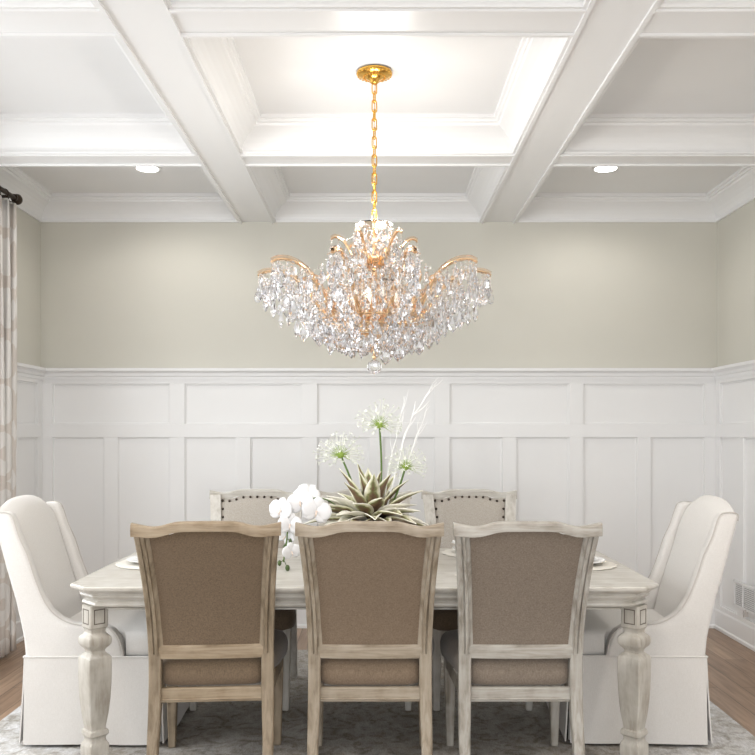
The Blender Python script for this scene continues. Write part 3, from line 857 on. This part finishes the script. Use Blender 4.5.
# orchid spray
ob = base+Vector((-0.06, -0.03, -0.01))
t = empty('orchid_spray', ob); tag(t, 'white orchid spray with pale blossoms and green buds trailing left over the bowl', 'flower')
pts = [ob, P(335, 505, 3.70), P(318, 498, 3.66), P(300, 503, 3.63), P(289, 520, 3.61), P(286, 542, 3.60), P(283, 562, 3.60)]
b = MB(); sp = catmull([tuple(Vector(p)-ob) for p in pts], 6); b.tube(sp, [0.0032]*len(sp), 6); b.build('stem', M['green'], t, smooth=True)
def blossom(c, r, face, roll):
    face = Vector(face).normalized(); u = face.cross(Vector((0, 0, 1))).normalized(); w = u.cross(face).normalized()
    cr, sr = math.cos(roll), math.sin(roll); u, w = u*cr+w*sr, w*cr-u*sr
    c = Vector(c)-ob; b = MB()
    def petal(a, L_, wd, off):
        d = u*math.cos(a)+w*math.sin(a); s = u*-math.sin(a)+w*math.cos(a); vs = []; fs = []; n, m = 8, 6
        for i in range(n+1):
            q = i/n; ww = wd*math.sin(PI*min(1, 0.06+q*0.9))**0.6*(1 if q < .98 else .5)
            for j in range(m+1):
                v = -1+2*j/m
                vs.append(tuple(c+d*(L_*q)+s*(ww*v)+face*(off+0.006*math.sin(q*2.4)-0.004*v*v+0.003*q)))
        for i in range(n):
            for j in range(m): k_ = i*(m+1)+j; fs.append((k_, k_+1, k_+m+2, k_+m+1))
        b.add(vs, fs)
    for a in (PI/2, PI/2+2.2, PI/2-2.2): petal(a, r*0.95, r*0.42, 0)
    for a in (0.12, PI-0.12): petal(a, r*1.0, r*0.62, 0.004)
    bl = b.build('blossom', M['petal'], t, smooth=True, angle=180, solid=0.0012)
    b = MB(); b.sphere(c+face*0.010-w*0.003, r*0.08, 8, 6); b.tube([c+face*0.008, c+face*0.016-w*r*0.25, c+face*0.010-w*r*0.42], [r*0.05, r*0.07, r*0.02], 8)
    b.build('lip', M['lip'], bl, smooth=True)
for x, y, d, r, fc, ro in ((281, 510, 3.60, 0.050, (-0.45, -1, 0.1), 0.2), (300, 502, 3.62, 0.052, (-0.2, -1, 0.25), -0.3), (316, 511, 3.60, 0.056, (0.15, -1, 0.1), 0.25),
                         (308, 494, 3.68, 0.046, (0.1, -1, 0.6), 0.6), (290, 524, 3.58, 0.046, (-0.1, -1, 0), 0.1), (291, 551, 3.58, 0.036, (0.25, -1, -0.1), -0.2), (286, 536, 3.62, 0.040, (-0.4, -1, 0.0), 0.5)):
    blossom(P(x, y, d), r*1.14, fc, ro)
for x, y, r in ((279, 563, 0.009), (287, 568, 0.010), (290, 541, 0.008), (284, 547, 0.007)):
    c = P(x, y, 3.60)-ob
    b = MB(); b.sphere(c, r, 8, 6, 1.4); b.tube([Vector(sp[-2 if y > 555 else -8]), c], 0.0015, 5); b.build('bud', M['darkgreen'], t, smooth=True)

# ------------------------------------------------------------------ curtain, rod
rod = empty('curtain_rod', (-2.20, 5.17, 2.765)); tag(rod, 'dark bronze curtain rod end high on the left wall above the patterned curtain', 'curtain rod')
b = MB(); b.tube([(0, -4.2, 0), (0, 0.0, 0)], 0.014, 12); b.build('rod', M['bronze'], rod, smooth=True)
b = MB(); pr = [(0.014, 0), (0.022, 0.004), (0.022, 0.012), (0.013, 0.016), (0.026, 0.028), (0.034, 0.045), (0.030, 0.062), (0.015, 0.074), (0, 0.078)]
n = 16; b.rings([[(r*math.cos(2*PI*j/n), y, r*math.sin(2*PI*j/n)) for j in range(n)] for r, y in [(max(r, 1e-4), y) for r, y in pr]])
b.build('finial', M['bronze'], rod, smooth=True)
b = MB(); b.box(-0.124, -0.112, -0.06, -0.01, -0.05, 0.025); b.box(-0.115, 0.004, -0.042, -0.026, -0.012, 0.004); b.build('bracket', M['bronze'], rod, bevel=0.002)
b = MB()
b.tube([(0.024*math.cos(a), 0, -0.010+0.024*math.sin(a)) for a in [2*PI*k/16 for k in range(17)]], 0.003, 6)
rg = b.build('curtain_ring', M['bronze'], rod, smooth=True); rg.location.y = -0.02
for y in (-0.13, -0.24, -0.36, -0.48):
    o = rg.copy(); C.objects.link(o); o.location.y = y
cur = MB(); vs = []; fs = []; n, m = 90, 24
for i in range(m+1):
    z = 2.725-(2.725-0.022)*i/m; q = i/m
    for j in range(n+1):
        t_ = j/n; y = 5.19-0.60*t_
        x = -2.215+0.030*(0.8+0.3*q)*math.sin(t_*2*PI*7+0.6*q)+0.008*math.sin(t_*37+q*5)
        y += 0.018*math.sin(t_*2*PI*7*2+1)+0.02*q
        vs.append((x-0.015*q, y, z))
for i in range(m):
    for j in range(n): a = i*(n+1)+j; fs.append((a, a+1, a+n+2, a+n+1))
cur.add(vs, fs)
o = cur.build('curtain', M['curtain'], smooth=True, angle=180, solid=0.004)
tag(o, 'floor-length beige and white trellis patterned curtain hanging at the left wall', 'curtain')

# ------------------------------------------------------------------ air vent
v = empty('air_vent', (XR-T-0.0005, 5.39, 0.305)); tag(v, 'white slotted metal air vent low on the right wainscot wall', 'air vent')
Wv, Hv = 0.165, 0.085
b = MB(); fx = -0.014
for (y0, y1, z0, z1) in ((-Wv, Wv, -Hv, -Hv+0.016), (-Wv, Wv, Hv-0.016, Hv), (-Wv, -Wv+0.016, -Hv, Hv), (Wv-0.016, Wv, -Hv, Hv), (0.026, 0.034, -Hv, Hv)):
    b.box(fx, -0.001, y0, y1, z0, z1)
b.build('frame', M['trim'], v, bevel=0.0015)
b = MB(); b.box(-0.003, -0.001, -Wv+0.01, Wv-0.01, -Hv+0.01, Hv-0.01); b.build('duct_opening', mat('duct_dark', (0.04, 0.04, 0.04), 0.8), v)
b = MB()
for k in range(12):
    z = -Hv+0.022+k*0.0122
    b.rings([[(-0.012, y, z), (-0.0115, y, z+0.003), (-0.004, y, z+0.0065), (-0.0045, y, z+0.0035)] for y in (-Wv+0.012, Wv-0.012)])
b.build('louvers', M['trim'], v)
b = MB(); b.box(-0.030, -0.018, -0.036, -0.022, -Hv-0.036, -Hv-0.020); b.box(-0.022, -0.001, -0.033, -0.025, -Hv-0.034, -Hv+0.01); b.build('damper_lever', M['piping'], v, bevel=0.001)

# ------------------------------------------------------------------ chandelier
CX, CYY = -0.014, 3.83
ch = empty('chandelier', (CX, CYY, ZC)); tag(ch, 'large gold and crystal chandelier hanging by a chain above the dining table', 'chandelier')
H = lambda z: z-ZC
b = MB(); b.lathe([(0, 0), (0.070, 0), (0.080, -0.006), (0.081, -0.012), (0.074, -0.020), (0.058, -0.026), (0.040, -0.030), (0.030, -0.036), (0.022, -0.042), (0.018, -0.052), (0.010, -0.058), (0, -0.058)], 48)
for k in range(24):
    a = 2*PI*k/24; b.sphere((0.074*math.cos(a), 0.074*math.sin(a), -0.017), 0.0055, 6, 4)
    b.sphere((0.048*math.cos(a+.1), 0.048*math.sin(a+.1), -0.028), 0.0045, 6, 4)
b.build('ceiling_canopy', M['gold'], ch, smooth=True)
# chain
def link_mesh(w=0.0110, h=0.027, r=0.0026):
    pts = []
    for k in range(21):
        a = 2*PI*k/20; x = w*math.cos(a); z = math.sin(a)*w+(h-w)*(1 if math.sin(a) > 0 else -1)*(0 if k in (0, 10, 20) else 1)
        pts.append((x, 0, z))
    return pts
b = MB(); b.tube(link_mesh(), 0.0030, 6)
ztop, zbot = H(2.905), H(2.295); nl = 15; step = (ztop-zbot)/nl
l0 = b.build('chain_link', M['gold'], ch, smooth=True, angle=80)
for i in range(nl):
    o = l0 if i == 0 else l0.copy()
    if i: C.objects.link(o)
    o.location = (0, 0, ztop-step*(i+0.5)); o.rotation_euler = (0, 0, (i % 2)*PI/2+0.35)
b = MB(); b.tube([(0.004, 0.004, ztop+0.02), (-0.004, 0.003, (ztop+zbot)/2), (0.003, 0, zbot-0.02)], 0.0018, 6); b.build('wire', M['gold'], ch, smooth=True)
# column
b = MB(); b.lathe([(r, H(z)) for r, z in ((0.0, 2.30), (0.008, 2.298), (0.012, 2.288), (0.006, 2.278), (0.008, 2.262), (0.010, 2.25), (0.006, 2.20), (0.012, 2.17), (0.009, 2.14), (0.045, 2.130), (0.062, 2.120), (0.062, 2.112), (0.048, 2.095), (0.025, 2.075),
            (0.013, 2.06), (0.010, 2.02), (0.020, 2.0), (0.012, 1.98), (0.016, 1.95), (0.034, 1.93), (0.020, 1.91), (0.012, 1.885), (0.055, 1.872), (0.085, 1.860), (0.085, 1.850), (0.050, 1.838), (0.022, 1.82), (0.012, 1.79), (0.018, 1.765), (0.008, 1.75), (0.004, 1.69), (0, 1.69))], 32)
b.build('column', M['gold2'], ch, smooth=True)
b = MB()
b.lathe([(0.008, H(2.262)), (0.05, H(2.266)), (0.078, H(2.276)), (0.080, H(2.271)), (0.05, H(2.259)), (0.008, H(2.254))], 32, lobes=8, amp=0.05)
b.build('glass_bobeche', M['glassarm'], ch, smooth=True)
b = MB(); b.lathe([(0.012, H(2.19)), (0.030, H(2.20)), (0.042, H(2.235)), (0.040, H(2.236)), (0.027, H(2.205)), (0.012, H(2.196))], 24)
b.build('glass_bobeche', M['glassarm'], ch, smooth=True)
b = MB(); b.lathe([(0.012, H(1.985)), (0.060, H(2.00)), (0.095, H(2.018)), (0.094, H(2.012)), (0.06, H(1.990)), (0.012, H(1.975))], 36, lobes=12, amp=0.04)
b.build('glass_bobeche', M['glassarm'], ch, smooth=True)

pend_data = []
def pendant_verts(size=1.0, n=6, kind=0):
    """faceted bead, pin, faceted drop hanging from the origin"""
    mb = MB(); s = size
    mb.lathe([(0.0008, 0), (0.0075*s, -0.006*s), (0.0075*s, -0.010*s), (0.0008, -0.016*s)], 6)
    if kind == 0:    # pendeloque
        mb.lathe([(0.001, -0.018*s), (0.006*s, -0.026*s), (0.0165*s, -0.050*s), (0.0185*s, -0.058*s), (0.012*s, -0.070*s), (0.0005, -0.082*s)], n, sy=0.55)
    elif kind == 1:  # kite / french drop
        mb.lathe([(0.001, -0.018*s), (0.009*s, -0.030*s), (0.0205*s, -0.046*s), (0.0205*s, -0.050*s), (0.010*s, -0.066*s), (0.0005, -0.076*s)], 8, sy=0.45)
    else:            # octagon jewel
        mb.lathe([(0.001, -0.017*s), (0.012*s, -0.021*s), (0.0155*s, -0.030*s), (0.0155*s, -0.040*s), (0.012*s, -0.050*s), (0.001, -0.054*s)], 8, sy=0.4)
    return mb
PENDS = [pendant_verts(kind=0), pendant_verts(kind=1), pendant_verts(kind=2), pendant_verts(1.15, kind=0)]
cr = random.Random(11)
places = []        # (x,y,z,yaw,kind,scale)
beads = MB(); bead_list = []
OCT = [(1,0,0),(-1,0,0),(0,1,0),(0,-1,0),(0,0,1),(0,0,-1)]; OF = [(0,2,4),(2,1,4),(1,3,4),(3,0,4),(2,0,5),(1,2,5),(3,1,5),(0,3,5)]
def bead(p, r):
    a = cr.random()*6; ca, sa = math.cos(a), math.sin(a)
    beads.add([(p[0]+r*(x*ca-y*sa), p[1]+r*(x*sa+y*ca), p[2]+r*z) for x, y, z in OCT], OF)
def hang(x, y, z, drop, kind=None, sc=1.0):
    """a little string of beads, then a pendant"""
    q = z; end = z-max(0, drop-0.014)
    while q > end: bead((x, y, q), 0.0052); q -= 0.0125
    places.append((x, y, end, cr.uniform(0, PI), cr.choice((0, 0, 1, 1, 2, 3)) if kind is None else kind, sc*cr.uniform(1.1, 1.45)))
ARM = catmull([(0.05, 1.862), (0.10, 1.835), (0.17, 1.840), (0.24, 1.895), (0.30, 1.975), (0.36, 2.035), (0.43, 2.062), (0.49, 2.060), (0.522, 2.045)], 5)
ARM2 = catmull([(0.03, 2.095), (0.06, 2.085), (0.09, 2.11), (0.115, 2.16), (0.145, 2.20), (0.175, 2.212), (0.195, 2.202)], 4)
NA, NB = 10, 6
def arm_at(r, arm):
    for (a, z0), (c_, z1) in zip(arm, arm[1:]):
        if a <= r <= c_: return z0+(z1-z0)*(r-a)/max(1e-6, c_-a)
    return arm[-1][1]
def pol(r, a, z): return (r*math.cos(a), r*math.sin(a), H(z))
for i in range(NA):
    a = 2*PI*i/NA+0.0
    b = MB(); b.tube([pol(r, a, z) for r, z in ARM], 0.0098, 8, 0.6)
    arm = b.build('arm', M['gold2'], ch, smooth=True)
    b = MB(); b.tube([pol(r, a, z+0.011) for r, z in ARM[6:]], 0.0075, 8)
    for q in (0.16, 0.215, 0.26, 0.30): # leaf scrolls in cut glass on the arm
        z = arm_at(q, ARM); b.tube([pol(q, a, z+.012), pol(q-0.012, a+0.06, z+0.035), pol(q+0.006, a+0.10, z+0.05)], [0.006, 0.008, 0.002], 6)
        b.tube([pol(q, a, z+.012), pol(q-0.012, a-0.06, z+0.035), pol(q+0.006, a-0.10, z+0.05)], [0.006, 0.008, 0.002], 6)
    b.build('glass_sleeve', M['glassarm'], arm, smooth=True)
    for r, dr in ((0.520, 0.070), (0.487, 0.095), (0.452, 0.125), (0.418, 0.145), (0.384, 0.155), (0.350, 0.162), (0.316, 0.148), (0.282, 0.120), (0.245, 0.085)):
        x, y, z = pol(r, a, arm_at(r, ARM)-0.006); hang(x, y, z, dr*cr.uniform(0.9, 1.06))
        if int(r*1000) % 2 or r > 0.5: x, y, z = pol(r-0.008, a+cr.uniform(-.03, .03), arm_at(r, ARM)-0.008); hang(x, y, z, dr*0.36, None, 0.9)
    for r, dr in ((0.505, 0.010), (0.435, 0.014), (0.367, 0.018), (0.30, 0.014)):
        for s_ in (-1, 1):
            x, y, z = pol(r, a+s_*0.035/r*0.6, arm_at(r, ARM)-0.004); hang(x, y, z, dr, None, 0.8)
    # swags to the next arm
    for rr_, sag, cnt, dz in ((0.50, 0.075, 15, 0.0), (0.40, 0.070, 12, 0.0), (0.30, 0.05, 9, 0)):
        z0 = arm_at(rr_, ARM)-0.004
        for k in range(1, cnt):
            t = k/cnt; aa = a+2*PI/NA*t; rad = rr_*(1-0.05*math.sin(PI*t)); zz = z0-sag*math.sin(PI*t)
            p = pol(rad, aa, zz); bead(p, 0.0068)
            if k % 3 == 0: hang(p[0], p[1], p[2]-0.006, 0.012, None, 0.85)
# inner scrolls between the arms, rose gold with tinted glass
INN = catmull([(0.05, 1.865), (0.12, 1.86), (0.19, 1.905), (0.245, 1.975), (0.29, 2.012), (0.325, 2.0), (0.315, 1.97)], 4)
for i in range(NA):
    a = 2*PI*(i+0.5)/NA
    b = MB(); b.tube([pol(r, a, z) for r, z in INN], 0.0085, 8, 0.7); sc_ = b.build('inner_scroll', M['gold2'], ch, smooth=True)
    b = MB(); b.tube([pol(r, a, z+0.010) for r, z in INN[5:]], 0.007, 8); b.build('glass_sleeve', M['glassarm'], sc_, smooth=True)
    x, y, z = pol(0.315, a, 1.965); hang(x, y, z, 0.05); x, y, z = pol(0.25, a, 1.97); hang(x, y, z, 0.09)
# basket rings under the hub
b = MB()
for r, z in ((0.235, 1.845), (0.165, 1.815), (0.095, 1.795), (0.05, 1.775)):
    b.tube([pol(r, 2*PI*k/40, z) for k in range(41)], 0.004, 6)
for i in range(6):
    a = 2*PI*i/6+0.2; b.tube([pol(0.012, a, 1.79), pol(0.05, a, 1.775), pol(0.095, a, 1.795), pol(0.165, a, 1.815), pol(0.235, a, 1.845), pol(0.262, a, 1.92)], 0.003, 6)
b.build('basket_ring', M['gold2'], ch, smooth=True)
for r, z, cnt, dr in ((0.235, 1.842, 26, 0.020), (0.200, 1.828, 20, 0.038), (0.165, 1.812, 18, 0.030), (0.13, 1.80, 14, 0.040), (0.095, 1.792, 12, 0.034), (0.05, 1.772, 7, 0.0)):
    for k in range(cnt):
        x, y, q = pol(r, 2*PI*k/cnt+r*9, z); hang(x, y, q, dr*cr.uniform(0.8, 1.15), None, 0.92 if r > 0.1 else 0.72)
# inner curtain of bead strings from the middle dish to the basket
for i in range(30):
    a = 2*PI*i/30
    for k in range(1, 15):
        t = k/15; bead(pol(0.09+0.15*t, a, 2.015-0.12*math.sin(t*PI/2)-0.04*t*t), 0.0055)
for i in range(16):
    a = 2*PI*i/16+.1
    x, y, q = pol(0.093, a, 2.010); hang(x, y, q, 0.016, None, 0.9)
    x, y, q = pol(0.16, a, 1.95); hang(x, y, q, 0.016, None, 0.9)
# upper tier
for i in range(NB):
    a = 2*PI*i/NB+0.12
    b = MB(); b.tube([pol(r, a, z) for r, z in ARM2], 0.0078, 8, 0.6); arm = b.build('upper_arm', M['gold2'], ch, smooth=True)
    b = MB(); b.tube([pol(r, a, z+0.009) for r, z in ARM2[6:]], 0.006, 8); b.build('glass_sleeve', M['glassarm'], arm, smooth=True)
    x, y, z = pol(0.193, a, 2.198); hang(x, y, z, 0.040, 3, 1.1)
    x, y, z = pol(0.16, a, 2.200); hang(x, y, z, 0.030)
    x, y, z = pol(0.13, a, 2.175); hang(x, y, z, 0.030)
    x, y, z = pol(0.105, a, 2.14); hang(x, y, z, 0.012)
    for k in range(1, 9):      # strings from the tip down to the lower arms
        t = k/9; bead(pol(0.19+0.05*t, a+0.05*t, 2.195-0.20*t-0.05*math.sin(PI*t)), 0.005)
    for k in range(1, 10):
        t = k/10; bead(pol(0.075+0.075*t, a+0.3*math.sin(PI*t), 2.268-0.07*t-0.03*math.sin(PI*t)), 0.005)
for k in range(12):
    x, y, z = pol(0.077, 2*PI*k/12, 2.266); hang(x, y, z, 0.010, None, 0.85)
for k in range(12):
    x, y, z = pol(0.058, 2*PI*k/12+.2, 2.112); hang(x, y, z, 0.012, None, 0.9)
for k in range(8):
    x, y, z = pol(0.04, 2*PI*k/8+.2, 2.19); hang(x, y, z, 0.0, None, 0.8)
# the 100 pendants that show largest (nearest the viewer, hanging outermost) are parts, the rest one mass
meshes = []
for q in PENDS:
    me = bpy.data.meshes.new('crystal_pendant'); me.from_pydata(q.v, [], q.f)
    bm = bmesh.new(); bm.from_mesh(me); bmesh.ops.recalc_face_normals(bm, faces=bm.faces); bm.to_mesh(me); bm.free()
    me.materials.append(M['crystal']); meshes.append(me)
order = sorted(range(len(places)), key=lambda i: places[i][1]+0.6*(places[i][2]-H(1.9))-0.25*abs(places[i][0]))
big = set(order[:100]); rest = MB()
for i, (x, y, z, yaw, kd, sc) in enumerate(places):
    if i in big:
        o = bpy.data.objects.new('crystal_pendant', meshes[kd]); C.objects.link(o); o.parent = ch
        o.location = (x, y, z); o.rotation_euler = (0, 0, yaw); o.scale = (sc, sc, sc)
    else:
        ca, sa = math.cos(yaw)*sc, math.sin(yaw)*sc
        rest.add([(x+vx*ca-vy*sa, y+vx*sa+vy*ca, z+vz*sc) for vx, vy, vz in PENDS[kd].v], PENDS[kd].f)
o = rest.build('crystal_pendant', M['crystal'], ch); o['kind'] = 'stuff'
o = beads.build('crystal_beads', M['crystal_gold_tint'], ch); o['kind'] = 'stuff'
b = MB(); b.lathe([(0.033*math.sin(PI*i/10)+1e-5, -0.033*math.cos(PI*i/10)) for i in range(11)], 14, (0, 0, H(1.636)))
b.build('crystal_ball', M['crystal'], ch)
b = MB(); b.lathe([(0.003, H(1.70)), (0.010, H(1.685)), (0.010, H(1.676)), (0.004, H(1.668))], 12); b.build('ball_cap', M['gold2'], ch, smooth=True)
for i in range(6):
    a = 2*PI*i/6+0.3; p = pol(0.115, a, 1.93)
    b = MB(); b.lathe([(0.010, -0.03), (0.011, 0.0), (0.015, 0.006), (0.017, 0.016), (0.012, 0.032), (0.0, 0.045)], 12, p)
    b.build('bulb', M['bulb'], ch, smooth=True)
    b = MB(); b.tube([pol(0.06, a, 1.858), pol(0.095, a, 1.868), (p[0], p[1], p[2]-0.03)], 0.006, 6); b.build('bulb_holder', M['gold2'], ch, smooth=True)
    ld = bpy.data.lights.new('bulb_light', 'POINT'); ld.energy = 1.9; ld.color = (1, 0.95, 0.88); ld.shadow_soft_size = 0.03
    lo_ = bpy.data.objects.new('bulb_light', ld); C.objects.link(lo_); lo_.location = (CX+0.105*math.cos(a), CYY+0.105*math.sin(a), 2.30)

# ------------------------------------------------------------------ fill lamps and sky
def area(name, loc, rot, sx, sy, e, col):
    ld = bpy.data.lights.new(name, 'AREA'); ld.shape = 'RECTANGLE'; ld.size = sx; ld.size_y = sy; ld.energy = e; ld.color = col
    o = bpy.data.objects.new(name, ld); o.location = loc; o.rotation_euler = rot; C.objects.link(o); return o
area('added_window_fill', (XL-0.72, (WY0+WY1)/2, (WZ0+WZ1)/2+0.35), (0, -PI/2+0.42, 0), WZ1-WZ0, WY1-WY0, 80, (0.95, 0.98, 1.0))  # fill lamp added outside the unseen window
area('added_opening_fill', (0, YF-0.4, 1.35), (PI/2, 0, 0), 3.7, 2.5, 75, (0.96, 0.98, 1.0))  # fill lamp added beyond the opening behind the camera
w = bpy.data.worlds.new('World'); S.world = w; w.use_nodes = True
w.node_tree.nodes['Background'].inputs['Color'].default_value = (0.92, 0.96, 1.0, 1)
w.node_tree.nodes['Background'].inputs['Strength'].default_value = 0.7

# ------------------------------------------------------------------ camera
cd = bpy.data.cameras.new('camera'); cam = bpy.data.objects.new('camera', cd); C.objects.link(cam)
cam.location = (0, 0, 1.34); cam.rotation_euler = (PI/2, 0, 0)
cd.sensor_width = 36; cd.sensor_fit = 'HORIZONTAL'; cd.lens = 36*855/755
cd.shift_y = 55.5/755; cd.clip_start = 0.05
S.camera = cam
S.view_settings.view_transform = 'Standard'; S.view_settings.look = 'None'
S.view_settings.gamma = 1.0; S.view_settings.use_curve_mapping = False
S.view_settings.exposure = 0.52
S.cycles.max_bounces = 14; S.cycles.transmission_bounces = 10; S.cycles.diffuse_bounces = 5; S.cycles.glossy_bounces = 6
S.cycles.sample_clamp_indirect = 4.0; S.cycles.use_denoising = True
S.cycles.caustics_reflective = False; S.cycles.caustics_refractive = True
